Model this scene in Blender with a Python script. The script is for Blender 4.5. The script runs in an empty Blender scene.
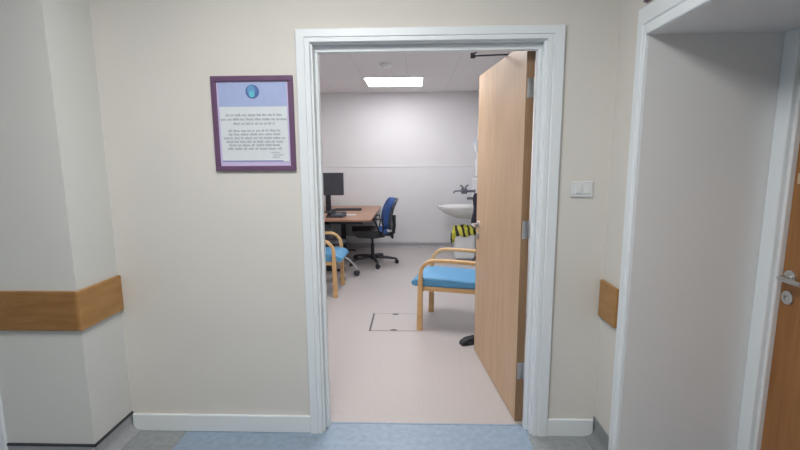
import bpy, bmesh, math, random
from mathutils import Vector, Matrix
random.seed(4)
SC = bpy.context.scene
COL = SC.collection
PI = math.pi

# ------------------------------------------------------------------ materials
def new_mat(name, rough=0.6, metal=0.0, spec=0.5):
    m = bpy.data.materials.new(name); m.use_nodes = True
    nt = m.node_tree; b = nt.nodes['Principled BSDF']
    b.inputs['Roughness'].default_value = rough
    b.inputs['Metallic'].default_value = metal
    b.inputs['Specular IOR Level'].default_value = spec
    return m, nt, b

def speckle(name, c, amt=0.04, scale=30, rough=0.6, metal=0.0, bump=0.0, bscale=None, spec=0.5, detail=4):
    """a base colour with a faint procedural mottling and optional bump"""
    m, nt, b = new_mat(name, rough, metal, spec)
    tc = nt.nodes.new('ShaderNodeTexCoord'); n = nt.nodes.new('ShaderNodeTexNoise')
    n.inputs['Scale'].default_value = scale; n.inputs['Detail'].default_value = detail
    nt.links.new(tc.outputs['Object'], n.inputs['Vector'])
    r = nt.nodes.new('ShaderNodeValToRGB')
    r.color_ramp.elements[0].position = 0.3; r.color_ramp.elements[1].position = 0.7
    r.color_ramp.elements[0].color = [max(0, v*(1-amt)) for v in c]+[1]
    r.color_ramp.elements[1].color = [min(1, v*(1+amt)) for v in c]+[1]
    nt.links.new(n.outputs['Fac'], r.inputs['Fac']); nt.links.new(r.outputs['Color'], b.inputs['Base Color'])
    if bump:
        n2 = nt.nodes.new('ShaderNodeTexNoise'); n2.inputs['Scale'].default_value = bscale or scale*4
        nt.links.new(tc.outputs['Object'], n2.inputs['Vector'])
        bp = nt.nodes.new('ShaderNodeBump'); bp.inputs['Strength'].default_value = bump
        bp.inputs['Distance'].default_value = 0.002
        nt.links.new(n2.outputs['Fac'], bp.inputs['Height']); nt.links.new(bp.outputs['Normal'], b.inputs['Normal'])
    return m

def wood(name, c1, c2, sc=(14, 14, 1.2), rough=0.45):
    m, nt, b = new_mat(name, rough)
    tc = nt.nodes.new('ShaderNodeTexCoord'); mp = nt.nodes.new('ShaderNodeMapping')
    mp.inputs['Scale'].default_value = sc
    n = nt.nodes.new('ShaderNodeTexNoise'); n.inputs['Scale'].default_value = 2.2
    n.inputs['Detail'].default_value = 7; n.inputs['Roughness'].default_value = 0.6
    n.inputs['Distortion'].default_value = 0.5
    r = nt.nodes.new('ShaderNodeValToRGB')
    r.color_ramp.elements[0].position = 0.32; r.color_ramp.elements[1].position = 0.68
    r.color_ramp.elements[0].color = list(c1)+[1]; r.color_ramp.elements[1].color = list(c2)+[1]
    nt.links.new(tc.outputs['Object'], mp.inputs['Vector']); nt.links.new(mp.outputs['Vector'], n.inputs['Vector'])
    nt.links.new(n.outputs['Fac'], r.inputs['Fac']); nt.links.new(r.outputs['Color'], b.inputs['Base Color'])
    return m

def emit(name, c, s):
    m, nt, b = new_mat(name)
    b.inputs['Base Color'].default_value = (.9, .9, .9, 1)
    b.inputs['Emission Color'].default_value = list(c)+[1]; b.inputs['Emission Strength'].default_value = s
    return m

def tile_mat(name, c, line, size=0.6, off=(0, 0)):
    m, nt, b = new_mat(name, 0.85)
    tc = nt.nodes.new('ShaderNodeTexCoord'); mp = nt.nodes.new('ShaderNodeMapping')
    mp.inputs['Location'].default_value = (off[0], off[1], 0)
    br = nt.nodes.new('ShaderNodeTexBrick')
    br.offset = 0; br.inputs['Scale'].default_value = 1
    br.inputs['Brick Width'].default_value = size; br.inputs['Row Height'].default_value = size
    br.inputs['Mortar Size'].default_value = 0.012
    br.inputs['Color1'].default_value = list(c)+[1]; br.inputs['Color2'].default_value = [v*.97 for v in c]+[1]
    br.inputs['Mortar'].default_value = list(line)+[1]
    nt.links.new(tc.outputs['Object'], mp.inputs['Vector']); nt.links.new(mp.outputs['Vector'], br.inputs['Vector'])
    nt.links.new(br.outputs['Color'], b.inputs['Base Color'])
    return m

M = dict(
    cream=speckle('cream_wall_paint', (.735, .712, .665), .015, 3, .75, bump=.15, bscale=160),
    pillar=speckle('pale_wall_paint', (.69, .695, .67), .015, 3, .75, bump=.15, bscale=160),
    panel=speckle('pale_grey_panel_paint', (.79, .795, .795), .01, 2, .6),
    gloss=speckle('white_gloss_paint', (.82, .87, .90), .005, 5, .32),
    roomwall=speckle('white_room_paint', (.78, .77, .78), .012, 3, .7),
    cladding=speckle('white_wall_cladding', (.78, .78, .80), .008, 3, .4),
    roomfloor=speckle('pinkish_grey_vinyl', (.49, .45, .44), .05, 60, .42, bump=.05, spec=.4),
    bluefloor=speckle('blue_vinyl', (.29, .375, .48), .12, 26, .42, bump=.05, detail=8),
    greyfloor=speckle('grey_vinyl', (.30, .325, .335), .12, 30, .42, bump=.05, detail=8),
    cove=speckle('pale_grey_cove_vinyl', (.36, .37, .39), .08, 30, .45),
    darkcove=speckle('dark_grey_cove_vinyl', (.25, .275, .285), .08, 30, .5),
    strip=speckle('black_capping_strip', (.035, .04, .05), .1, 30, .5),
    skirt=speckle('grey_room_skirting', (.42, .41, .43), .05, 20, .5),
    ceil=tile_mat('ceiling_tiles', (.78, .755, .76), (.72, .695, .70), .6, (.09, .45)),
    cceil=tile_mat('corridor_ceiling_tiles', (.78, .78, .77), (.55, .55, .55), .6),
    oak=wood('oak_rail_shaded', (.27, .125, .036), (.36, .185, .06), (3, 3, 14)),  # same oak with the shade of the front face put into its colour
    oakrail_lit=wood('oak_rail_lit', (.37, .185, .055), (.47, .255, .09), (3, 3, 14)),  # same oak, painted lighter for rail faces turned to the light
    doorface=wood('pale_oak_door', (.50, .335, .205), (.60, .42, .27), (9, 9, .9)),
    dooredge=wood('brown_door_edge', (.27, .16, .085), (.37, .23, .13), (12, 12, 1)),
    door2=wood('orange_brown_door', (.28, .115, .032), (.37, .165, .05), (12, 12, 1)),
    bead=wood('pale_glazing_bead', (.52, .36, .22), (.6, .43, .28), (12, 12, 2)),
    beech=wood('beech_bentwood', (.60, .36, .16), (.72, .47, .23), (5, 5, 5)),
    deskwood=wood('brown_desk_laminate', (.34, .175, .11), (.42, .225, .145), (1.5, 14, 14), .35),
    blue=speckle('light_blue_vinyl_upholstery', (.10, .32, .56), .05, 12, .42),
    royal=speckle('royal_blue_fabric', (.03, .085, .27), .15, 90, .9),
    black=speckle('black_plastic', (.018, .02, .026), .1, 40, .45),
    darkgrey=speckle('dark_grey_plastic', (.045, .05, .065), .08, 30, .5),
    screen=speckle('dark_monitor_plastic', (.055, .06, .075), .05, 8, .35),
    midgrey=speckle('grey_metal', (.28, .29, .31), .05, 20, .5, .3),
    chrome=speckle('brushed_steel', (.62, .62, .62), .04, 60, .28, 1),
    satin=speckle('satin_tap_metal', (.20, .20, .24), .04, 60, .35, .8),
    china=speckle('white_china', (.80, .80, .79), .01, 4, .15),
    wplastic=speckle('white_plastic', (.76, .78, .79), .01, 8, .35),
    bplastic=speckle('pale_blue_plastic', (.55, .63, .78), .02, 8, .35),
    navy=speckle('dark_navy_cloth', (.022, .02, .04), .2, 30, .9),
    purple=speckle('purple_frame', (.15, .078, .155), .05, 30, .4),
    mount=speckle('lilac_mount', (.62, .55, .80), .02, 20, .6),
    paper=speckle('white_paper', (.72, .77, .80), .01, 20, .6),
    header=speckle('periwinkle_print', (.40, .48, .74), .03, 20, .6),
    ink=speckle('grey_print', (.42, .46, .52), .05, 60, .7),
    rule=speckle('blue_print', (.32, .36, .62), .03, 20, .6),
    emb1=speckle('navy_emblem', (.10, .17, .42), .05, 60, .6),
    emb2=speckle('blue_emblem', (.13, .33, .60), .05, 60, .6),
    emb3=speckle('teal_emblem', (.14, .55, .68), .05, 60, .6),
    yellow=speckle('yellow_bag_plastic', (.66, .60, .06), .1, 20, .35),
    dglass=speckle('dark_glass', (.03, .022, .025), .05, 4, .08),
    hatchline=speckle('dark_hatch_edge', (.09, .08, .085), .05, 40, .5),
    hatchthin=speckle('grey_hatch_edge', (.38, .345, .345), .05, 40, .5),
    roomlight=emit('room_diffuser', (.98, .98, 1), 6.2),
    roomfill=emit('room_diffuser_near', (.98, .98, 1), 10.5),  # glow of the added fill panel out of view
    hall=emit('corridor_diffuser', (1, .985, .965), 9.0),
)

# ------------------------------------------------------------------ geometry helpers
def box(bm, x0, x1, y0, y1, z0, z1, mat=None):
    vs = [bm.verts.new((x, y, z)) for x in (x0, x1) for y in (y0, y1) for z in (z0, z1)]
    for f in ((0, 1, 3, 2), (4, 6, 7, 5), (0, 4, 5, 1), (2, 3, 7, 6), (0, 2, 6, 4), (1, 5, 7, 3)):
        bm.faces.new([vs[i] for i in f])
    if mat is not None:
        bmesh.ops.transform(bm, matrix=mat, verts=vs)
    return vs

def frame_at(p, t, ref):
    t = t.normalized(); s = t.cross(ref)
    if s.length < 1e-4: s = t.cross(Vector((1, 0.3, 0)))
    s.normalize(); return s, s.cross(t).normalized()

def sweep(bm, pts, w, h=None, n=12, ref=(0, 0, 1), round_=True, cap=True):
    """sweep an ellipse (w,h radii; lists allowed) or rectangle along pts"""
    pts = [Vector(p) for p in pts]; ref = Vector(ref); rings = []
    for i, p in enumerate(pts):
        t = (pts[min(i+1, len(pts)-1)]-pts[max(i-1, 0)])
        s, u = frame_at(p, t, ref)
        ww = w[i] if isinstance(w, (list, tuple)) else w
        hh = ww if h is None else (h[i] if isinstance(h, (list, tuple)) else h)
        if round_:
            sec = [(ww*math.cos(2*PI*k/n), hh*math.sin(2*PI*k/n)) for k in range(n)]
        else:
            c = min(ww, hh)*.3
            sec = [(ww, -hh+c), (ww, hh-c), (ww-c, hh), (-ww+c, hh), (-ww, hh-c), (-ww, -hh+c), (-ww+c, -hh), (ww-c, -hh)]
        rings.append([bm.verts.new(p+s*a+u*b) for a, b in sec])
    for a, b in zip(rings, rings[1:]):
        for k in range(len(a)):
            bm.faces.new((a[k], a[(k+1) % len(a)], b[(k+1) % len(a)], b[k]))
    if cap:
        bm.faces.new(rings[0][::-1]); bm.faces.new(rings[-1])

def lathe(bm, prof, n=32, mat=None):
    """prof = [(r,z)...] spun around z"""
    rings = []; vs = []
    for r, z in prof:
        if r < 1e-6:
            v = bm.verts.new((0, 0, z)); rings.append([v]); vs.append(v)
        else:
            rg = [bm.verts.new((r*math.cos(2*PI*k/n), r*math.sin(2*PI*k/n), z)) for k in range(n)]
            rings.append(rg); vs += rg
    for a, b in zip(rings, rings[1:]):
        if len(a) == 1 and len(b) == 1: continue
        for k in range(n):
            k2 = (k+1) % n
            if len(a) == 1: bm.faces.new((a[0], b[k], b[k2]))
            elif len(b) == 1: bm.faces.new((a[k], b[0], a[k2]))
            else: bm.faces.new((a[k], b[k], b[k2], a[k2]))
    if mat is not None: bmesh.ops.transform(bm, matrix=mat, verts=vs)
    return vs

def prism(bm, poly, axis, a, b, mat=None):
    """extrude a 2D polygon along axis 0/1/2 from a to b"""
    def P(u, v, w):
        return {0: (w, u, v), 1: (u, w, v), 2: (u, v, w)}[axis]
    A = [bm.verts.new(P(u, v, a)) for u, v in poly]; B = [bm.verts.new(P(u, v, b)) for u, v in poly]
    n = len(poly)
    for k in range(n): bm.faces.new((A[k], A[(k+1) % n], B[(k+1) % n], B[k]))
    bm.faces.new(A[::-1]); bm.faces.new(B)
    if mat is not None: bmesh.ops.transform(bm, matrix=mat, verts=A+B)

def obj(name, bm, m, parent=None, bevel=0, seg=2, smooth=False, sub=0):
    bmesh.ops.recalc_face_normals(bm, faces=bm.faces)
    me = bpy.data.meshes.new(name); bm.to_mesh(me); bm.free()
    me.materials.append(M[m] if isinstance(m, str) else m)
    o = bpy.data.objects.new(name, me); COL.objects.link(o)
    if parent: o.parent = parent
    if bevel:
        md = o.modifiers.new('bevel', 'BEVEL'); md.width = bevel; md.segments = seg
        md.limit_method = 'ANGLE'; md.angle_limit = math.radians(40)
    if sub:
        md = o.modifiers.new('sub', 'SUBSURF'); md.levels = sub; md.render_levels = sub
    if smooth:
        for p in me.polygons: p.use_smooth = True
    return o

def B(): return bmesh.new()

def bx(name, m, x0, x1, y0, y1, z0, z1, parent=None, bevel=0, seg=2):
    b = B(); box(b, x0, x1, y0, y1, z0, z1); return obj(name, b, m, parent, bevel, seg)

def tag(o, label, cat, group=None):
    o['label'] = label; o['category'] = cat
    if group: o['group'] = group
    return o

def thing(name, label, cat, loc=(0, 0, 0), rz=0, group=None):
    o = bpy.data.objects.new(name, None); COL.objects.link(o)
    o.location = loc; o.rotation_euler = (0, 0, rz); o.empty_display_size = .1
    return tag(o, label, cat, group)

def struct(o):
    o['kind'] = 'structure'; return o

# ------------------------------------------------------------------ dimensions (metres)
YW = 2.306          # corridor face of the wall with the doorway
YI = 2.44           # room face of that wall
YB = 7.604          # back wall of the room
CZ = 2.647          # room ceiling
CH = 2.75           # corridor ceiling
XA = -1.636         # side face of the pillar
YP = 2.008          # front face of the pillar
XB = 1.005          # right-hand corridor wall
XR = 1.05           # right wall of the room
XD = 1.575          # casing plane of the recessed door

# ------------------------------------------------------------------ room shell
b = B(); box(b, -1.66, -.535, YW, YI, 0, CH); box(b, .668, 1.72, YW, YI, 0, CH); box(b, -.535, .668, YW, YI, 2.13, CH)
struct(obj('wall_front', b, 'cream'))
struct(bx('wall_left', 'pillar', -3.2, XA, YP, YI, 0, CH))
b = B(); box(b, XB, XD+.1, -1.8, .85, 0, CH); box(b, XB, 1.72, .85, YW, 2.075, CH); box(b, XB, 1.72, 2.03, YW, 0, 2.075)
struct(obj('wall_right', b, 'cream'))
struct(bx('wall_rear', 'cream', -3.2, 1.2, -1.9, -1.8, 0, CH))
struct(bx('wall_corridor_end', 'cream', -3.3, -3.2, -1.9, YI, 0, CH))
struct(bx('ceiling_corridor', 'cceil', -3.3, 1.8, -1.9, YI, CH, CH+.1))
struct(bx('floor', 'bluefloor', -3.3, 1.8, -1.9, 2.392, -.1, 0))
struct(bx('floor_room', 'roomfloor', -1.9, 1.2, 2.392, YB+.1, -.1, 0))
# grey border inlaid along the edges of the blue corridor floor
b = B(); box(b, XA-.01, -1.31, -1.8, YW, 0, .0015); struct(obj('trim_1', b, 'greyfloor'))
b = B(); box(b, .635, XB, -1.8, YW, 0, .0015); struct(obj('trim_2', b, 'greyfloor'))

struct(bx('wall_back', 'roomwall', -1.9, 1.2, YB, YB+.1, 0, CZ+.1))
struct(bx('wall_room_left', 'roomwall', -1.85, -1.75, YI, YB, 0, CZ+.1))
struct(bx('wall_room_right', 'roomwall', XR, XR+.1, YI, YB, 0, CZ+.1))
struct(bx('ceiling', 'ceil', -1.9, 1.2, YI, YB+.1, CZ, CZ+.1))
# hygienic cladding sheet to dado height, with its capping
b = B(); box(b, -1.75, XR, YB-.006, YB, .1, 1.405); struct(obj('trim_3', b, 'cladding'))
b = B(); box(b, -1.75, XR, YB-.012, YB, 1.405, 1.425); struct(obj('trim_4', b, 'wplastic', bevel=.003))
# coved grey vinyl skirting of the room
def cove_poly(h=.1, r=.03, t=.006):
    p = [(0, 0), (0, h), (-t, h)]
    for k in range(7):
        a = PI/2*k/6
        p.append((-t-r+r*math.cos(a), t+r-r*math.sin(a)))
    p += [(-t-r, 0)]
    return p
b = B(); prism(b, [(YB-.006+u, v) for u, v in cove_poly(.085)], 0, -1.75, XR); struct(obj('baseboard_back', b, 'skirt'))
b = B(); prism(b, [(XR+u, v) for u, v in cove_poly()], 1, YI, YB-.05); struct(obj('baseboard_room_right', b, 'skirt'))
b = B(); prism(b, [(-1.75-u, v) for u, v in cove_poly()], 1, YI, YB-.05); struct(obj('baseboard_room_left', b, 'skirt'))

# corridor vinyl coving with black capping on the pillar
b = B(); prism(b, [(XA-u, v) for u, v in cove_poly(.10, .05)], 1, YP-.056, YW-.0, None)
struct(obj('baseboard_pillar_side', b, 'cove'))
b = B(); prism(b, [(YP+u, v) for u, v in cove_poly(.10, .05)], 0, -3.2, XA+.006); struct(obj('baseboard_pillar_front', b, 'cove'))
b = B(); box(b, XA-.001, XA+.010, YP-.010, YW-.001, .100, .112); box(b, -3.2, XA+.010, YP-.010, YP+.001, .100, .112)
struct(obj('trim_5', b, 'strip', bevel=.002))
b = B(); prism(b, [(XB+u, v) for u, v in cove_poly(.115, .05)], 1, 2.09, YW); struct(obj('baseboard_right', b, 'darkcove'))

# white skirting boards: lower outer corner scribed round to the cove
def skirting(name, xa, xb, corner):
    h, r = .102, .04
    if corner == 'left':
        p = [(xa, h), (xb, h), (xb, 0)] + [(xa+r-r*math.sin(PI/2*k/5), r-r*math.cos(PI/2*k/5)) for k in range(6)]
    else:
        p = [(xa, 0), (xa, h), (xb, h)] + [(xb-r+r*math.cos(PI/2*k/5), r-r*math.sin(PI/2*k/5)) for k in range(6)]
    b = B(); prism(b, p, 1, YW-.018, YW)
    return struct(obj(name, b, 'gloss', bevel=.005, seg=3))
skirting('baseboard_left', XA+.012, -.588, 'left')
skirting('baseboard_front_right', .736, XB-.012, 'right')
# vinyl cove behind the boards along the wall foot
struct(bx('trim_6', 'gloss', -2.20, -2.092, YP-.018, YP, .0, 2.1, bevel=.004))

# ------------------------------------------------------------------ doorway 1 frame (architrave, lining, stops)
def arch_sec(w, t):   # moulded profile: distance from the outer edge, projection
    return [(0, 0), (0, t*.8), (w*.06, t), (w*.60, t), (w*.64, t*.68), (w*.70, t*.68), (w*.74, t*.86), (w*.96, t*.86), (w, t*.7), (w, 0)]
def mitred(b, xo0, xi0, xi1, xo1, zi, zo, y, t):
    """left upright, head and right upright with mitred corners, in a y=const wall facing -Y"""
    sec = [(u/1.0, v) for u, v in arch_sec(1.0, t)]
    path = lambda u: [(xo0+(xi0-xo0)*u, 0), (xo0+(xi0-xo0)*u, zo+(zi-zo)*u), (xo1+(xi1-xo1)*u, zo+(zi-zo)*u), (xo1+(xi1-xo1)*u, 0)]
    rings = []
    for k in range(4):
        rings.append([b.verts.new((path(u)[k][0], y-v, path(u)[k][1])) for u, v in sec])
    for A, C in zip(rings, rings[1:]):
        for k in range(len(sec)):
            b.faces.new((A[k], A[(k+1) % len(sec)], C[(k+1) % len(sec)], C[k]))
    b.faces.new(rings[0]); b.faces.new(rings[-1][::-1])
b = B(); mitred(b, -.594, -.523, .658, .740, 2.122, 2.186, YW, .022)
struct(obj('trim_7', b, 'gloss'))
b = B()   # lining
box(b, -.535, -.512, YW-.002, YI+.006, 0, 2.118); box(b, .645, .668, YW-.002, YI+.006, 0, 2.118); box(b, -.535, .668, YW-.002, YI+.006, 2.118, 2.14)
struct(obj('trim_8', b, 'gloss', bevel=.003))
b = B()   # stops
box(b, -.512, -.495, 2.345, 2.385, 0, 2.086); box(b, .626, .645, 2.345, 2.385, 0, 2.086); box(b, -.512, .645, 2.345, 2.385, 2.086, 2.118)
struct(obj('trim_9', b, 'gloss', bevel=.003))
b = B(); mitred(b, -.594, -.523, .658, .740, 2.122, 2.186, 0, .022)
bmesh.ops.transform(b, matrix=Matrix.Translation((0, YI, 0)) @ Matrix.Diagonal((1, -1, 1, 1)), verts=b.verts)
struct(obj('trim_10', b, 'gloss'))
# threshold strip where the two vinyls meet
struct(bx('trim_11', 'bluefloor', -.512, .645, 2.385, 2.398, 0, .002, bevel=.001))

# ------------------------------------------------------------------ door 1 (open oak leaf)
HX, HY = .590, 2.425
ang = math.atan2(.989, -.107)
L, TH, DH = .99, .044, 2.148
b = B(); box(b, .004, L, -TH, 0, .006, DH)
door = struct(obj('door_1', b, 'doorface', bevel=.0015))
door.location = (HX, HY, 0); door.rotation_euler = (0, 0, ang)
b = B(); box(b, 0, .0045, -TH, 0, .006, DH); obj('edge_lipping', b, 'dooredge', door)
b = B(); box(b, L, L+.004, -TH, 0, .006, DH); obj('edge_lipping', b, 'dooredge', door)
for z in (.27, 1.10, 1.86):
    b = B(); box(b, -.0015, 0, -.040, -.006, z, z+.1)
    sweep(b, [(-.004, -.046, z), (-.004, -.046, z+.1)], .0065, n=12)
    for zz in (z+.02, z+.05, z+.08): box(b, -.0025, -.0015, -.028, -.020, zz-.003, zz+.003)
    obj('hinge', b, 'chrome', door)
for s in (1, -1):
    base = 0 if s == 1 else -TH
    b = B()
    rx = L-.055; z = 1.045
    lathe(b, [(0, 0), (.026, 0), (.026, .006), (.022, .009), (0, .009)], 28, Matrix.Translation((rx, base, z)) @ Matrix.Rotation(-s*PI/2, 4, 'X'))
    pts = [(rx, base+s*.005, z), (rx, base+s*.035, z), (rx-.004, base+s*.047, z), (rx-.016, base+s*.054, z), (rx-.04, base+s*.056, z), (rx-.12, base+s*.056, z)]
    sweep(b, pts, .0095, n=14)
    lathe(b, [(0, 0), (.025, 0), (.025, .006), (.02, .008), (0, .008)], 28, Matrix.Translation((rx, base, z-.09)) @ Matrix.Rotation(-s*PI/2, 4, 'X'))
    h = obj('lever_handle', b, 'chrome', door, smooth=True)
    md = h.modifiers.new('e', 'EDGE_SPLIT'); md.split_angle = math.radians(40)
# overhead closer: box on the room face plus elbow arm reaching back to the frame head
b = B(); box(b, .12, .36, -TH-.05, -TH, 2.07, 2.13); cl = obj('closer_body', b, 'midgrey', door, bevel=.006)
inv = (Matrix.Translation((HX, HY, 0)) @ Matrix.Rotation(ang, 4, 'Z')).inverted()
b = B()
E1 = inv @ Vector((.36, 2.84, 2.166)); P0 = inv @ Vector((.61, 2.79, 2.162)); P2 = inv @ Vector((.40, 2.462, 2.155))
sweep(b, [P0, E1], .011, .005, n=8); sweep(b, [E1+Vector((0, 0, .008)), P2], .009, .004, n=8)
lathe(b, [(0, -.012), (.016, -.012), (.016, .016), (0, .016)], 16, Matrix.Translation(E1))
lathe(b, [(0, -.06), (.014, -.06), (.014, .012), (0, .012)], 16, Matrix.Translation(P0))
obj('closer_arm', b, 'darkgrey', door)
b = B(); box(b, 0.002, .075, -TH-.003, -TH+.05, DH, DH+.006); obj('top_pivot', b, 'dooredge', door)

# ------------------------------------------------------------------ right-hand opening, recess and door 2
# reveal board and soffit board of the recess
struct(bx('trim_12', 'panel', XB-.004, 1.72, 2.012, 2.03, 0, 2.075))
struct(bx('trim_13', 'panel', XB-.004, 1.72, .85, 2.03, 2.062, 2.08))
# outer architrave on the corridor face (plane x = XB, facing -X)
b = B()
b2 = B(); mitred(b2, -2.086, -2.014, -.85, -.77, 2.064, 2.185, 0, .020)
# section runs along -Y: x'=-y ; faces -X
bmesh.ops.transform(b2, matrix=Matrix(((0, 1, 0, XB), (-1, 0, 0, 0), (0, 0, 1, 0), (0, 0, 0, 1))), verts=b2.verts)
b.free(); struct(obj('trim_14', b2, 'gloss'))
# frame and casing of the recessed door (plane x = XD)
b = B(); box(b, XD-.012, XD+.03, 1.935, 2.011, 0, 2.062); box(b, XD-.012, XD+.03, .95, 1.935, 2.0, 2.062)
struct(obj('trim_15', b, 'gloss', bevel=.006, seg=3))
b = B(); box(b, XD+.008, XD+.14, 1.918, 1.936, 0, 2.0); box(b, XD+.008, XD+.14, .99, 1.918, 1.97, 2.0); box(b, XD+.008, XD+.14, .93, .99, 0, 2.0)
struct(obj('trim_16', b, 'panel', bevel=.004))
# leaf with a glazed vision panel in its upper half
XL = 1.603
b = B()
box(b, XL, XL+.044, .995, 1.916, .008, 1.43); box(b, XL, XL+.044, .995, 1.916, 1.84, 1.965)
box(b, XL, XL+.044, 1.896, 1.916, 1.43, 1.84); box(b, XL, XL+.044, .995, 1.20, 1.43, 1.84)
d2 = struct(obj('door_2', b, 'door2'))
b = B(); box(b, XL-.006, XL+.01, 1.20, 1.898, 1.43, 1.475); box(b, XL-.006, XL+.01, 1.20, 1.898, 1.82, 1.845)
box(b, XL-.006, XL+.01, 1.20, 1.225, 1.475, 1.82); obj('glazing_bead', b, 'bead', d2, bevel=.003)
b = B(); box(b, XL+.012, XL+.03, 1.20, 1.896, 1.43, 1.84); obj('vision_panel', b, 'dglass', d2)
b = B()
def rose(b, y, z, r, prof):
    lathe(b, [(q*1.12, v) for q, v in prof], 28, Matrix.Translation((XL, y, z)) @ Matrix.Rotation(-PI/2, 4, 'Y'))
hy, hz = 1.874, 1.034
rose(b, hy, hz, 0, [(0, 0), (.027, 0), (.027, .007), (.022, .010), (0, .010)])
sweep(b, [(XL-.008, hy, hz), (XL-.04, hy, hz), (XL-.053, hy-.004, hz), (XL-.06, hy-.017, hz), (XL-.062, hy-.04, hz), (XL-.062, hy-.125, hz)], .0098, n=14)
h = obj('lever_handle', b, 'chrome', d2, smooth=True); md = h.modifiers.new('e', 'EDGE_SPLIT'); md.split_angle = math.radians(40)
b = B(); rose(b, hy, hz-.09, 0, [(0, 0), (.026, 0), (.026, .007), (.021, .009), (.011, .009), (.010, .004), (.003, .004), (.003, .012), (0, .012)])
h = obj('escutcheon', b, 'chrome', d2, smooth=True); md = h.modifiers.new('e', 'EDGE_SPLIT'); md.split_angle = math.radians(40)

# ------------------------------------------------------------------ oak wall guard rails
b = B()
z0, z1 = .724, .922
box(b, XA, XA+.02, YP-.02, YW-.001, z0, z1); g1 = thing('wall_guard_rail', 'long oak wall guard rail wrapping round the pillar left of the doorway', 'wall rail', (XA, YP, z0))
o = obj('side_board', b, 'oakrail_lit', g1, bevel=.006, seg=3); o.location = (-XA, -YP, -z0)
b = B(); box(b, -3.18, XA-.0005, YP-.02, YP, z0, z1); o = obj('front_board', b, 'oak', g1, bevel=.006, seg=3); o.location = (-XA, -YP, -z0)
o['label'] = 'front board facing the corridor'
b = B(); box(b, XB-.02, XB, 2.112, YW-.002, .705, .905)
tag(obj('wall_guard_rail', b, 'oakrail_lit', bevel=.006, seg=3), 'short oak wall guard block in the corner between doorway and grey recess', 'wall rail')

# ------------------------------------------------------------------ framed notice on the wall
def framed(name, label, x0, x1, z0, z1, fw, detail=True):
    """in the plane y=0 facing -Y, origin at lower left corner"""
    t = thing(name, label, 'framed notice')
    w, h = x1-x0, z1-z0
    b = B()
    box(b, 0, w, -.018, 0, 0, fw); box(b, 0, w, -.018, 0, h-fw, h); box(b, 0, fw, -.018, 0, fw, h-fw); box(b, w-fw, w, -.018, 0, fw, h-fw)
    obj('frame', b, 'purple', t, bevel=.003)
    b = B(); box(b, fw*.8, w-fw*.8, -.006, -.001, fw*.8, h-fw*.8); obj('backing', b, 'mount', t)
    m = fw+.010
    b = B(); box(b, m, w-m, -.0075, -.006, m+.012, h-fw-.006); pg = obj('notice_page', b, 'paper', t)
    if detail:
        b = B(); box(b, m, w-m, -.0085, -.0075, h-fw-.125, h-fw-.006); obj('header_band', b, 'header', pg)
        b = B(); box(b, m, w-m-.03, -.0085, -.0075, m+.012, m+.018); obj('footer_rule', b, 'rule', pg)
        cx, cz = w*.502, h-fw-.052
        def disc(b, r, dy, ox=0, oz=0, sx=1, sz=1):
            lathe(b, [(0, 0), (r, 0), (r, .001), (0, .001)], 36, Matrix.Translation((cx+ox, -.0085-dy, cz+oz)) @ Matrix.Diagonal((sx, 1, sz, 1)) @ Matrix.Rotation(PI/2, 4, 'X'))
        b = B(); disc(b, .035, 0); e = obj('emblem', b, 'emb1', pg)
        b = B(); disc(b, .023, .0012, -.004, .006, .9, 1.15); obj('emblem_field', b, 'emb2', e)
        b = B(); disc(b, .015, .0024, -.002, -.012, 1.0, 1.1); obj('emblem_figure', b, 'emb3', e)
        # illegible print: rows of word-length strokes
        cx0 = w*.5
        ROWS = [(.288, .29), (.266, .345), (.244, .215), (.208, .275), (.189, .27), (.170, .325), (.151, .30), (.133, .27), (.115, .285)]
        for nm, part in (('heading_text', ROWS[:3]), ('body_text', ROWS[3:])):
            b = B()
            for zr, wr in part:
                x = cx0-wr/2; z = zr*h/.485
                while x < cx0+wr/2-.008:
                    ww = min(random.uniform(.012, .042), cx0+wr/2-x)
                    xx = x
                    while xx < x+ww-.002:     # fine uprights with a joining stroke
                        hh = random.choice((.008, .008, .012)); box(b, xx, xx+.0032, -.0080, -.0075, z-.004, z-.004+hh); xx += .0056
                    box(b, x, x+ww, -.0080, -.0075, z-.004, z-.0022); box(b, x, x+ww, -.0080, -.0075, z+.002, z+.0035)
                    x += ww+.007
            obj(nm, b, 'ink', pg)
        b = B()
        for q, (sx, sz, sw) in enumerate(((.262, .094, .05), (.275, .082, .055), (.272, .070, .035))):
            pts = [(sx+.03+sw*k/10, -.0080, sz+.004*math.sin(k*2.1+q)) for k in range(11)]
            sweep(b, pts, .0016, n=5)
        obj('signature', b, 'ink', pg)
    return t
n1 = framed('framed_notice', 'purple framed notice with blue header and round emblem, left of the doorway', -1.039, -.616, 1.487, 1.966, .026)
n1.location = (-1.039, YW, 1.487)
n2 = framed('framed_notice', 'purple framed notice above the grey recess, only its corner in view', 0, .42, 0, .35, .028, False)
n2.location = (XB, 2.052, 2.203); n2.rotation_euler = (0, 0, -PI/2)

# ------------------------------------------------------------------ light switch
t = thing('light_switch', 'white double rocker light switch on cream wall right of the doorway', 'light switch', (.806, YW, 1.343))
b = B(); box(b, 0, .112, -.011, 0, 0, .082); obj('back_plate', b, 'wplastic', t, bevel=.004, seg=3)
for x in (.022, .062):
    b = B(); prism(b, [(-.011, .018), (-.017, .020), (-.0135, .062), (-.011, .064)], 0, x, x+.028); obj('rocker', b, 'bplastic' if False else 'wplastic', t, bevel=.001)

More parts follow.
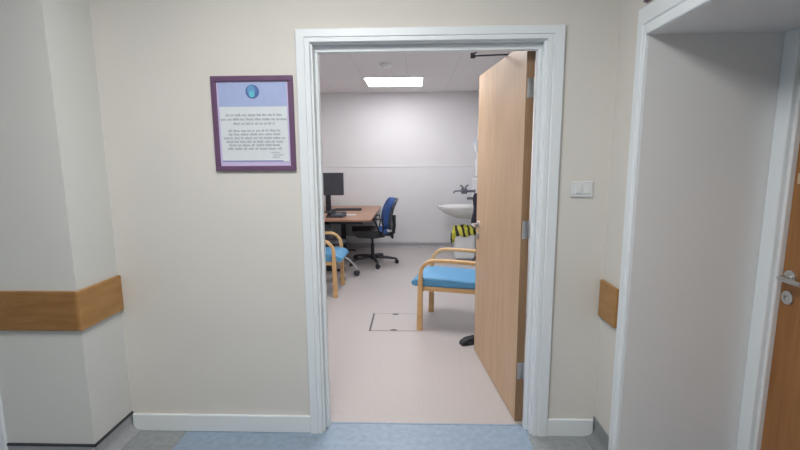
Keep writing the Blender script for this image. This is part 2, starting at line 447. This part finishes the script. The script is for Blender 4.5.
# ------------------------------------------------------------------ armchairs
def arm_chair(name, label):
    """origin: floor below the front legs, front faces -X, depth runs +X, width along Y"""
    t = thing(name, label, 'armchair')
    D = .62; W = .51
    for y in (0, W):
        path = [(0, y, 0), (.002, y, .15), (.004, y, .30), (.006, y, .44)]
        cx, cz, r = .146, .514, .138
        for k in range(0, 10):
            a = PI-PI/2*k/9
            path.append((cx+r*math.cos(a), y, cz+r*math.sin(a)))
        path += [(.28, y, .654), (.42, y, .650), (.54, y, .644)]
        for k in range(1, 7):
            a = PI/2-PI/2*k/6
            path.append((.54+.07*math.cos(a), y, .574+.07*math.sin(a)))
        path += [(.625, y, .40), (.65, y, .2), (.67, y, 0)]
        b = B(); n = len(path)
        hs = [.024 if i < 5 else .018 for i in range(n)]
        sweep(b, path, .017, hs, ref=(0, 1, 0), round_=False) if False else None
        # rectangular bentwood section: wide in the plane of the frame near the feet
        pts = [Vector(p) for p in path]; rings = []
        for i, p in enumerate(pts):
            tg = (pts[min(i+1, n-1)]-pts[max(i-1, 0)]).normalized(); nn = Vector((-tg.z, 0, tg.x))
            hw = .026-.010*min(1, i/6) if i < 8 else (.016 if i < n-4 else .016+.002*(i-(n-4)))
            hy = .019; c = .006
            sec = [(hw, -hy+c), (hw, hy-c), (hw-c, hy), (-hw+c, hy), (-hw, hy-c), (-hw, -hy+c), (-hw+c, -hy), (hw-c, -hy)]
            rings.append([b.verts.new(p+nn*a+Vector((0, q, 0))) for a, q in sec])
        for A, C in zip(rings, rings[1:]):
            for k in range(8): b.faces.new((A[k], A[(k+1) % 8], C[(k+1) % 8], C[k]))
        b.faces.new(rings[0]); b.faces.new(rings[-1][::-1])
        obj('side_frame', b, 'beech', t)
    b = B(); box(b, .0, .03, .018, W-.018, .355, .405); box(b, .60, .63, .018, W-.018, .355, .405)
    box(b, .03, .60, .02, .045, .365, .405); box(b, .03, .60, W-.045, W-.02, .365, .405)
    obj('seat_rail', b, 'beech', t, bevel=.004)
    # seat cushion with a waterfall front
    prof = [(-.055, .400), (-.088, .415), (-.086, .448), (-.045, .474), (.03, .486), (.25, .484), (.52, .470), (.575, .462), (.58, .41), (.2, .403)]
    b = B(); prism(b, prof, 1, .022, W-.022); obj('seat', b, 'blue', t, bevel=.018, seg=4)
    # backrest: slanted pad
    mat = Matrix.Translation((.63, 0, .50)) @ Matrix.Rotation(math.radians(10), 4, 'Y')
    b = B(); box(b, .0, .065, .025, W-.025, 0, .46, mat); obj('backrest', b, 'blue', t, bevel=.024, seg=4)
    mat = Matrix.Translation((.69, 0, .42)) @ Matrix.Rotation(math.radians(10), 4, 'Y')
    b = B(); box(b, .008, .03, .06, .10, -.02, .46, mat); obj('back_support', b, 'beech', t, bevel=.004)
    b = B(); box(b, .008, .03, W-.10, W-.06, -.02, .46, mat); obj('back_support', b, 'beech', t, bevel=.004)
    return t
a1 = arm_chair('armchair', 'beech armchair with light blue seat, beside the open door')
a1.location = (.046, 3.835, 0); a1.rotation_euler = (0, 0, math.radians(-14))
def copy_tree(o, parent=None):
    c = o.copy(); COL.objects.link(c); c.parent = parent
    for ch in [x for x in list(bpy.data.objects) if x.parent == o]: copy_tree(ch, c)
    return c
a2 = copy_tree(a1); a2['label'] = 'beech armchair with light blue seat, half hidden behind the left door frame'
a2.location = (-.892, 5.28, 0); a2.rotation_euler = (0, 0, PI+.0)

# ------------------------------------------------------------------ castor base used by two seats
def castor(parent, x, y, a, m='black', r=.027):
    b = B(); ca, sa = math.cos(a), math.sin(a)
    for s in (-.012, .012):
        mt = Matrix.Translation((x-sa*s, y+ca*s, r)) @ Matrix.Rotation(a, 4, 'Z') @ Matrix.Rotation(PI/2, 4, 'X')
        lathe(b, [(0, -.008), (r*.9, -.008), (r, -.005), (r, .005), (r*.9, .008), (0, .008)], 20, mt)
    sweep(b, [(x, y, r), (x, y, r+.035)], .006, n=8)
    c = obj('castor', b, m, parent)
    b = B()
    for k in range(8):
        pass
    pts = [(x+ca*(r+.004)*math.cos(q), y+sa*(r+.004)*math.cos(q), r+(r+.004)*math.sin(q)) for q in [PI*k/8 for k in range(9)]]
    sweep(b, pts, .012, .003, n=8, ref=(-sa, ca, 0)); obj('castor_hood', b, m, c)

# ------------------------------------------------------------------ office chair (faces -X, towards the desk)
oc = thing('office_chair', 'blue office swivel chair on black five star base at the desk end', 'office chair', (-.625, 6.42, 0), math.radians(9))
for k in range(5):
    a = math.radians(-82+72*k); ca, sa = math.cos(a), math.sin(a)
    b = B(); sweep(b, [(.03*ca, .03*sa, .105), (.12*ca, .12*sa, .104), (.26*ca, .26*sa, .088), (.365*ca, .365*sa, .072)], [.030, .027, .023, .020], [.026, .023, .018, .014], n=10)
    obj('base_arm', b, 'black', oc, smooth=True); castor(oc, .36*ca, .36*sa, a+.9)
b = B(); lathe(b, [(0, .07), (.04, .07), (.04, .13), (.027, .14), (.027, .30), (.016, .30), (.016, .43), (0, .43)], 24); obj('gas_lift', b, 'black', oc)
b = B(); box(b, -.12, .14, -.07, .07, .425, .455); sweep(b, [(0, -.06, .44), (.02, -.22, .435)], .006, n=8); sweep(b, [(.02, -.22, .435), (.02, -.27, .44)], .012, n=8)
obj('mechanism', b, 'black', oc, bevel=.006)
def pad(name, m, prof, y0, y1, bev, parent, ):
    b = B(); prism(b, prof, 1, y0, y1); return obj(name, b, m, parent, bevel=bev, seg=4, smooth=False)
pad('seat', 'royal', [(-.22, .475), (-.215, .515), (-.15, .530), (.1, .522), (.19, .530), (.215, .500), (.20, .472), (0, .465)], -.235, .235, .018, oc)
pad('seat_shell', 'black', [(-.30, .53), (-.295, .48), (-.22, .43), (0, .415), (.16, .43), (.19, .475), (.06, .535)], -.24, .24, .008, oc)
def back_surface(th0, th1, zlo, zhi, yw, name, m, parent):
    """curved backrest shell between two x offsets"""
    b = B(); NZ, NY = 12, 8; g = {}
    for side, th in enumerate((th0, th1)):
        for i in range(NZ+1):
            z = zlo+(zhi-zlo)*i/NZ; q = (z-zlo)/(zhi-zlo)
            hw = yw*math.sqrt(max(0, 1-abs(2*q-1)**3.2*.62))
            xc = .215+.10*q-.035*math.sin(q*PI)+.03*q*q*0
            for j in range(NY+1):
                y = -hw+2*hw*j/NY
                g[side, i, j] = b.verts.new((xc+th-.03*(y/yw)**2, y, z))
    for s in (0, 1):
        for i in range(NZ):
            for j in range(NY): b.faces.new((g[s, i, j], g[s, i+1, j], g[s, i+1, j+1], g[s, i, j+1]))
    for i in range(NZ):
        for j in (0, NY): b.faces.new((g[0, i, j], g[1, i, j], g[1, i+1, j], g[0, i+1, j]))
    for j in range(NY):
        for i in (0, NZ): b.faces.new((g[0, i, j], g[0, i, j+1], g[1, i, j+1], g[1, i, j]))
    return obj(name, b, m, parent, bevel=.01, seg=3)
back_surface(-.04, .03, .53, .975, .225, 'backrest', 'royal', oc)
back_surface(.028, .075, .52, .97, .222, 'back_shell', 'darkgrey', oc)
b = B(); sweep(b, [(.10, 0, .44), (.26, 0, .435), (.315, 0, .46), (.325, 0, .55), (.325, 0, .72)], .028, .010, n=10, ref=(0, 1, 0)); sweep(b, [(.30, -.0, .44), (.30, -.0, .37)], .018, n=10)
sweep(b, [(.22, -.05, .44), (.26, -.13, .43), (.27, -.17, .42)], .010, n=8)
obj('back_bar', b, 'black', oc)
for s in (-1, 1):
    b = B(); y = s*.265
    sweep(b, [(.10, s*.2, .455), (.10, y, .465), (.07, y, .56), (.03, y, .66), (-.01, y, .695), (-.14, y, .70), (-.16, y, .695)], [.012]*4+[.016]*3, [.012]*4+[.014]*3, n=10, ref=(0, 1, .1))
    sweep(b, [(.12, y, .47), (.145, y, .60), (.13, y, .69), (.02, y, .70)], .010, n=8, ref=(0, 1, .1))
    obj('armrest', b, 'black', oc, smooth=True)

# ------------------------------------------------------------------ stool with steel legs and castors
st = thing('stool', 'wheeled stool with curved steel legs beside the left blue armchair', 'stool', (-1.03, 5.66, 0))
for k in range(5):
    a = math.radians(8+72*k); ca, sa = math.cos(a), math.sin(a)
    b = B(); sweep(b, [(.02*ca, .02*sa, .30), (.09*ca, .09*sa, .275), (.16*ca, .16*sa, .225), (.225*ca, .225*sa, .16), (.255*ca, .255*sa, .11), (.262*ca, .262*sa, .07)], .014, n=10)
    obj('leg', b, 'chrome', st, smooth=True); castor(st, .262*ca, .262*sa, a+.5, 'darkgrey', .034)
b = B(); lathe(b, [(0, .24), (.035, .24), (.035, .33), (.018, .34), (.018, .44), (0, .44)], 20); obj('post', b, 'chrome', st)
b = B(); lathe(b, [(0, .44), (.13, .44), (.145, .455), (.145, .48), (.13, .495), (0, .50)], 32); obj('seat', b, 'black', st, smooth=True)

# ------------------------------------------------------------------ desk with modesty panel and frame legs
dk = thing('desk', 'brown laminate desk against the back wall, left side of the room', 'desk', (-.58, 5.82, 0))
b = B(); box(b, -1.165, 0, 0, 1.735, .714, .742); obj('desktop', b, 'deskwood', dk, bevel=.004)
b = B(); box(b, -1.10, -.06, 1.55, 1.568, .25, .70); obj('modesty_panel', b, 'midgrey', dk)
for y in (.14, 1.50):
    for x in (-.62,):
        b = B(); box(b, x-.04, x+.04, y-.02, y+.02, .025, .714); obj('leg', b, 'darkgrey', dk, bevel=.004)
    b = B(); box(b, -1.02, -.42, y-.025, y+.025, 0, .025); obj('foot_bar', b, 'darkgrey', dk, bevel=.006)
    b = B(); box(b, -1.07, -.13, y-.02, y+.02, .66, .714); obj('cross_rail', b, 'darkgrey', dk)
# pedestal under the desk
pd = thing('pedestal', 'grey drawer pedestal standing under the desk', 'drawer unit', (-1.66, 6.75, 0))
b = B(); box(b, 0, .42, 0, .56, .03, .60); box(b, .02, .40, .02, .54, 0, .03); obj('body', b, 'midgrey', pd, bevel=.003)
for z in (.04, .23, .42):
    b = B(); box(b, .01, .41, -.018, 0, z, z+.175); dr = obj('drawer', b, 'midgrey', pd, bevel=.002)
    b = B(); box(b, .14, .28, -.03, -.018, z+.13, z+.145); obj('handle', b, 'chrome', dr)

# monitor
mo = thing('monitor', 'dark flat screen monitor on the desk behind the left door frame', 'computer monitor', (-1.33, 6.66, .742), math.radians(4))
b = B(); box(b, -.255, .255, -.02, .015, .26, .60); obj('display_housing', b, 'screen', mo, bevel=.006)
b = B(); box(b, -.243, .243, -.0215, -.0195, .275, .585); obj('screen_panel', b, 'dglass' if False else 'screen', mo)
b = B(); box(b, -.07, .09, .015, .045, .33, .50); box(b, -.03, .05, .02, .06, .01, .40); obj('stand_column', b, 'black', mo, bevel=.005)
b = B(); lathe(b, [(0, 0), (.12, 0), (.12, .008), (.05, .018), (0, .018)], 32, Matrix.Translation((.01, .02, 0))); obj('stand_foot', b, 'black', mo)
# keyboard
kb = thing('keyboard', 'black keyboard lying on the desk in front of the monitor', 'keyboard', (-1.22, 6.92, .742), math.radians(3))
b = B(); prism(b, [(-.07, 0), (-.07, .014), (.07, .024), (.07, 0)], 0, -.05, .38); obj('key_tray', b, 'black', kb, bevel=.003)
b = B()
for r in range(5):
    for c in range(19):
        x = -.04+c*.0218; y = -.055+r*.024; z = .0155+.00174*r
        box(b, x, x+.018, y, y+.019, z, z+.006)
obj('keys', b, 'darkgrey', kb)
# desk telephone
ph = thing('desk_phone', 'dark desk telephone near the front edge of the desk', 'telephone', (-1.10, 6.12, .742), math.radians(-6))
b = B(); prism(b, [(-.10, 0), (-.10, .025), (.10, .065), (.10, 0)], 0, -.12, .12); obj('body', b, 'darkgrey', ph, bevel=.006)
b = B(); sweep(b, [(-.075, -.095, .05), (-.075, -.06, .072), (-.075, .06, .092), (-.075, .10, .085)], [.028, .018, .018, .028], [.020, .012, .012, .020], n=12); obj('handset', b, 'black', ph, smooth=True)
b = B()
for r in range(4):
    for c in range(3):
        x = 0+c*.03; y = -.07+r*.03; z = .032+.2*(y+.1)*.98
        box(b, x, x+.018, y, y+.016, z-.004, z+.003)
obj('keypad', b, 'midgrey', ph)
b = B(); pts = []
for k in range(4): pass
prism(b, [(-.075, -.045), (.075, -.050), (.078, .045), (-.070, .050)], 2, 0, .002)
pp = obj('paper_slip', b, 'paper'); pp.location = (-.925, 6.34, .7422); pp.rotation_euler = (0, 0, .1)
tag(pp, 'small white paper slip on the brown desk beside the telephone', 'paper')

# ------------------------------------------------------------------ basin on the right wall with panel, taps, dispensers
pn = tag(bx('service_panel', 'cladding', .965, XR-.001, 6.62, 7.42, .0, 1.22, bevel=.004), 'white boxed-in panel behind the wash basin', 'wall panel')
bs = thing('wash_basin', 'white wall-hung wash basin against the right wall of the room', 'wash basin', (.965, 7.02, 0))
# hull: D-shaped outline lofted from rim down to a small underside
def basin_ring(s, z, x_off=0, drop=0):
    pts = []
    for k in range(25):
        a = PI/2+PI*k/24
        pts.append((-.24+math.cos(a)*.33*s-(.24-.24*s)*0, .26*s*math.sin(a), z))
    pts = [(0, .26*s, z)]+pts+[(0, -.26*s, z)]
    return pts
b = B(); rings = []
levels = [(1.0, .80, 0), (1.0, .775, 0), (.95, .735, .0), (.84, .69, 0), (.68, .645, 0), (.50, .61, 0), (.3, .60, 0)]
for s, z, _ in levels:
    rg = []
    for k in range(27):
        a = PI/2+PI*(k-1)/24
        if k == 0: x, y = 0, .26*s
        elif k == 26: x, y = 0, -.26*s
        else: x, y = min(-.002, -.24*s+math.cos(a)*.345*s), .26*s*math.sin(a)
        rg.append(b.verts.new((x, y, z)))
    rings.append(rg)
for A, C in zip(rings, rings[1:]):
    for k in range(27): b.faces.new((A[k], A[(k+1) % 27], C[(k+1) % 27], C[k]))
b.faces.new(rings[-1])
inner = []
for s, z, ox in ((.90, .80, -.02), (.80, .74, -.04), (.5, .70, -.09), (.12, .69, -.15)):
    rg = []
    for k in range(27):
        a = PI/2+PI*(k-1)/24
        if k == 0: x, y = ox-.03, .26*s
        elif k == 26: x, y = ox-.03, -.26*s
        else: x, y = min(ox-.032, ox-.24*s+math.cos(a)*.345*s+.005), .26*s*math.sin(a)
        rg.append(b.verts.new((x, y, z)))
    inner.append(rg)
for A, C in zip([rings[0]]+inner, inner):
    for k in range(27): b.faces.new((A[k], A[(k+1) % 27], C[(k+1) % 27], C[k]))
b.faces.new(inner[-1])
obj('bowl', b, 'china', bs, smooth=True, bevel=.004)
tp = thing('wall_tap', 'wall-mounted lever tap above the wash basin', 'tap', (.965, 7.02, 1.0))
b = B(); lathe(b, [(0, 0), (.03, 0), (.03, .012), (.02, .02), (.02, .17), (0, .17)], 20, Matrix.Translation((0, 0, .03)) @ Matrix.Rotation(-PI/2, 4, 'Y'))
lathe(b, [(0, 0), (.046, 0), (.046, .09), (0, .09)], 20, Matrix.Translation((-.13, 0, .03)) @ Matrix.Rotation(-PI/2, 4, 'Y'))
obj('tap_body', b, 'satin', tp)
b = B(); sweep(b, [(-.17, 0, .03), (-.25, 0, .035), (-.32, 0, .03), (-.335, 0, .02), (-.338, 0, -.005)], .012, n=10); obj('spout', b, 'satin', tp)
b = B(); sweep(b, [(-.19, 0, .05), (-.20, 0, .10), (-.24, 0, .125)], .014, n=8); sweep(b, [(-.16, 0, .05), (-.15, 0, .10), (-.11, 0, .13)], .014, n=8); obj('lever', b, 'satin', tp)
b = B(); lathe(b, [(0, 0), (.022, 0), (.022, .12), (.015, .13), (0, .13)], 18, Matrix.Translation((0, 0, -.085)) @ Matrix.Rotation(-PI/2, 4, 'Y')); obj('sensor_outlet', b, 'satin', tp)
sd = thing('soap_dispenser', 'white and pale blue soap dispenser on the wall above the basin', 'soap dispenser', (XR+.001, 6.90, 1.60))
b = B(); prism(b, [(-.12, .07), (-.13, .16), (-.10, .22), (0, .22), (0, 0), (-.08, .0)], 1, -.055, .055); obj('housing', b, 'wplastic', sd, bevel=.01, seg=3)
b = B(); box(b, -.135, -.10, -.045, .045, .145, .205); obj('push_lever', b, 'bplastic', sd, bevel=.008)
td = thing('towel_dispenser', 'white paper towel dispenser on the wall below the soap dispenser', 'towel dispenser', (XR, 6.86, 1.27))
b = B(); box(b, -.105, 0, -.13, .13, 0, .27); obj('housing', b, 'wplastic', td, bevel=.02, seg=4)
b = B(); box(b, -.095, -.03, -.10, .10, -.004, .001); obj('towel_slot', b, 'darkgrey', td)
# bag hanging from a hook on the panel side
hb = thing('hanging_bag', 'dark navy bag hanging beside the wash basin next to the open door edge', 'bag', (.918, 6.40, 0))
b = B(); NZ = 12; rings = []
for i in range(NZ+1):
    q = i/NZ; z = .54+.50*q; w = .075*(1-.35*q**2)+.012*math.sin(q*9); d = .12*(1-.45*q)+.008*math.sin(q*13+1)
    rings.append([b.verts.new((w*math.cos(2*PI*k/20)*(1+.06*math.sin(5*2*PI*k/20)), d*math.sin(2*PI*k/20), z)) for k in range(20)])
for A, C in zip(rings, rings[1:]):
    for k in range(20): b.faces.new((A[k], A[(k+1) % 20], C[(k+1) % 20], C[k]))
b.faces.new(rings[0]); b.faces.new(rings[-1]); obj('bag_body', b, 'navy', hb, smooth=True)
b = B(); sweep(b, [(0, -.05, 1.02), (.01, -.035, 1.06), (.05, 0, 1.12), (.01, .035, 1.06), (0, .05, 1.02)], .007, n=8, ref=(1, 0, 0)); obj('bag_strap', b, 'navy', hb)
hk = thing('wall_hook', 'white wall hook holding the navy bag', 'hook', (XR, 6.40, 1.10))
b = B(); box(b, -.01, 0, -.03, .03, -.03, .05); obj('hook_plate', b, 'wplastic', hk, bevel=.003)
b = B(); sweep(b, [(-.005, 0, .01), (-.06, 0, .0), (-.085, 0, .015), (-.09, 0, .04)], .007, n=8); obj('hook_peg', b, 'wplastic', hk)

# ------------------------------------------------------------------ sack holder bin with yellow and black striped bag
bn = thing('waste_bin', 'white bin lined with a yellow and black striped sack, under the basin', 'waste bin', (.765, 6.72, 0))
b = B(); mt = None
prism(b, [(-.15, -.13), (.15, -.13), (.15, .13), (-.15, .13)], 2, .03, .42); obj('bin_body', b, 'wplastic', bn, bevel=.02, seg=3)
b = B(); box(b, -.13, .13, -.11, .11, 0, .03); obj('bin_foot', b, 'midgrey', bn)
bag_m, nt, pb = new_mat('striped_sack', .35)
tc = nt.nodes.new('ShaderNodeTexCoord'); wv = nt.nodes.new('ShaderNodeTexWave'); wv.inputs['Scale'].default_value = 3.6
wv.inputs['Distortion'].default_value = 5; wv.inputs['Phase Offset'].default_value = 2.6
rp = nt.nodes.new('ShaderNodeValToRGB'); rp.color_ramp.interpolation = 'CONSTANT'
rp.color_ramp.elements[0].color = (.02, .02, .012, 1); rp.color_ramp.elements[1].position = .36; rp.color_ramp.elements[1].color = (.62, .60, .07, 1)
nt.links.new(tc.outputs['Object'], wv.inputs['Vector']); nt.links.new(wv.outputs['Fac'], rp.inputs['Fac']); nt.links.new(rp.outputs['Color'], pb.inputs['Base Color'])
b = B(); N = 48; rings = []
for (s, z, amp) in ((.86, .40, 0), (.90, .50, .01), (.98, .515, .012), (1.06, .49, .012), (1.10, .44, .018), (1.12, .40, .026), (1.10, .385, .02)):
    rg = []
    for k in range(N):
        a = 2*PI*k/N; c, s_ = math.cos(a), math.sin(a)
        e = 4.0; r = (abs(c)**e+abs(s_)**e)**(-1/e)
        x = .155*s*r*c; y = .135*s*r*s_
        wob = 1+amp*3*math.sin(7*a+1)+amp*2*math.sin(13*a)
        drop = -.055*max(0, math.cos(a-PI))**3 if z < .46 else 0     # folded further down on its left side
        rg.append(b.verts.new((x*wob, y*wob, z+drop*2+amp*.8*math.sin(5*a))))
    rings.append(rg)
for A, C in zip(rings, rings[1:]):
    for k in range(N): b.faces.new((A[k], A[(k+1) % N], C[(k+1) % N], C[k]))
o = obj('striped_sack', b, bag_m, bn, smooth=True); md = o.modifiers.new('s', 'SOLIDIFY'); md.thickness = .003
b = B()
for yy, dx in ((-.12, -.02), (-.06, -.006)):
    sweep(b, [(-.155+dx, yy, .46), (-.172+dx, yy-.01, .40), (-.175+dx, yy, .33), (-.178+dx, yy+.005, .27)], [.022, .026, .024, .012], .008, n=10, ref=(0, 1, 0))
obj('sack_tail', b, bag_m, bn, smooth=True)

# ------------------------------------------------------------------ floor hatch
ht = thing('floor_hatch', 'vinyl-covered access hatch set in the room floor before the armchair', 'floor hatch', (-.415, 3.80, 0))
b = B(); box(b, .01, .455, .006, .444, .0005, .0025); obj('lid', b, 'roomfloor', ht)
b = B(); box(b, 0, .016, 0, .45, .0005, .004); e = obj('dark_edge', b, 'hatchline', ht)
b = B(); box(b, .016, .46, 0, .007, .0005, .0035); box(b, .016, .46, .443, .45, .0005, .0035); box(b, .455, .46, .007, .443, .0005, .0035); obj('thin_edge', b, 'hatchthin', ht)
for y in (0.012, .425):
    b = B(); lathe(b, [(0, .0025), (.032, .0025), (.032, .0045), (0, .0045)], 24, Matrix.Translation((.225, y+.006, 0)) @ Matrix.Diagonal((1, .55, 1, 1))); obj('lifting_point', b, 'hatchline', ht)

# ------------------------------------------------------------------ small black wedge at the door foot
wd = thing('door_wedge', 'black rubber wedge on the floor at the foot of the open door', 'door wedge', (.455, 3.53, 0), math.radians(200))
b = B(); prism(b, [(-.075, 0), (-.075, .06), (-.05, .065), (.03, .055), (.072, .034), (.08, 0)], 1, -.032, .032); obj('wedge_body', b, 'black', wd, bevel=.01, seg=3)
b = B(); box(b, -.075, -.045, -.045, -.02, .0, .045); obj('wedge_heel', b, 'black', wd, bevel=.008)

# ------------------------------------------------------------------ ceiling fittings
cl = thing('ceiling_light', 'bright rectangular ceiling light panel in the tiled room ceiling', 'ceiling light', (-.285, 6.57, CZ))
b = B(); box(b, -.40, .40, -.36, .36, -.008, -.003); obj('diffuser', b, 'roomlight', cl)
b = B()
for x0, x1, y0, y1 in ((-.42, -.40, -.38, .38), (.40, .42, -.38, .38), (-.40, .40, -.38, -.36), (-.40, .40, .36, .38)): box(b, x0, x1, y0, y1, -.012, -.0005)
obj('frame', b, 'wplastic', cl)
sm = thing('smoke_detector', 'round white smoke detector on the room ceiling before the light', 'smoke detector', (-.33, 5.38, CZ))
b = B(); lathe(b, [(0, -.001), (.07, -.001), (.07, -.02), (.055, -.026), (0, -.026)], 32); obj('base', b, 'wplastic', sm)
b = B(); lathe(b, [(0, -.026), (.045, -.026), (.050, -.042), (.042, -.056), (0, -.06)], 32); obj('sensing_head', b, 'panel', sm)
# added fill light to brighten the room, nearer the doorway, hidden by the door head from here
cl2 = copy_tree(cl); cl2.location = (-.27, 3.9, CZ)
for ch in bpy.data.objects:
    if ch.parent == cl2 and ch.name.startswith('diffuser'):
        ch.data = ch.data.copy(); ch.data.materials[0] = M['roomfill']
cl2['label'] = 'added unseen fill light panel close to the doorway in the room ceiling'
for o in (cl, cl2): o['group'] = 'ceiling light panels in the room'
# corridor lights
def hall_light(x, y, label, sx=.3, sy=.3):
    t = thing('corridor_light', label, 'ceiling light', (x, y, CH))
    b = B(); box(b, -sx, sx, -sy, sy, -.008, -.003); obj('diffuser', b, 'hall', t)
    b = B()
    for x0, x1, y0, y1 in ((-sx-.02, -sx, -sy-.02, sy+.02), (sx, sx+.02, -sy-.02, sy+.02), (-sx, sx, -sy-.02, -sy), (-sx, sx, sy, sy+.02)): box(b, x0, x1, y0, y1, -.012, -.0005)
    obj('frame', b, 'wplastic', t)
hall_light(-.45, .8, 'corridor ceiling light panel in front of the doorway', .45, .45)

# ------------------------------------------------------------------ camera, world, view
w = bpy.data.worlds.new('world'); SC.world = w; w.use_nodes = True
w.node_tree.nodes['Background'].inputs[0].default_value = (.6, .65, .7, 1); w.node_tree.nodes['Background'].inputs[1].default_value = .1
f_px, pitch, yaw, roll, H = 440.0, .14915, .03323, -.00652, 1.544
fw = Vector((-math.sin(yaw)*math.cos(pitch), math.cos(yaw)*math.cos(pitch), -math.sin(pitch)))
r0 = Vector((math.cos(yaw), math.sin(yaw), 0)); u0 = r0.cross(fw)
ri = r0*math.cos(roll)+u0*math.sin(roll); up = -r0*math.sin(roll)+u0*math.cos(roll)
cd = bpy.data.cameras.new('camera'); cam = bpy.data.objects.new('camera', cd); COL.objects.link(cam)
mw = Matrix((ri, up, -fw)).transposed().to_4x4(); mw.translation = Vector((0, 0, H)); cam.matrix_world = mw
cd.sensor_fit = 'HORIZONTAL'; cd.sensor_width = 36; cd.lens = 36*f_px/800; cd.clip_start = .05
SC.camera = cam
vs = SC.view_settings
vs.view_transform = 'Standard'; vs.look = 'None'; vs.gamma = 1; vs.use_curve_mapping = False; vs.exposure = 1.06
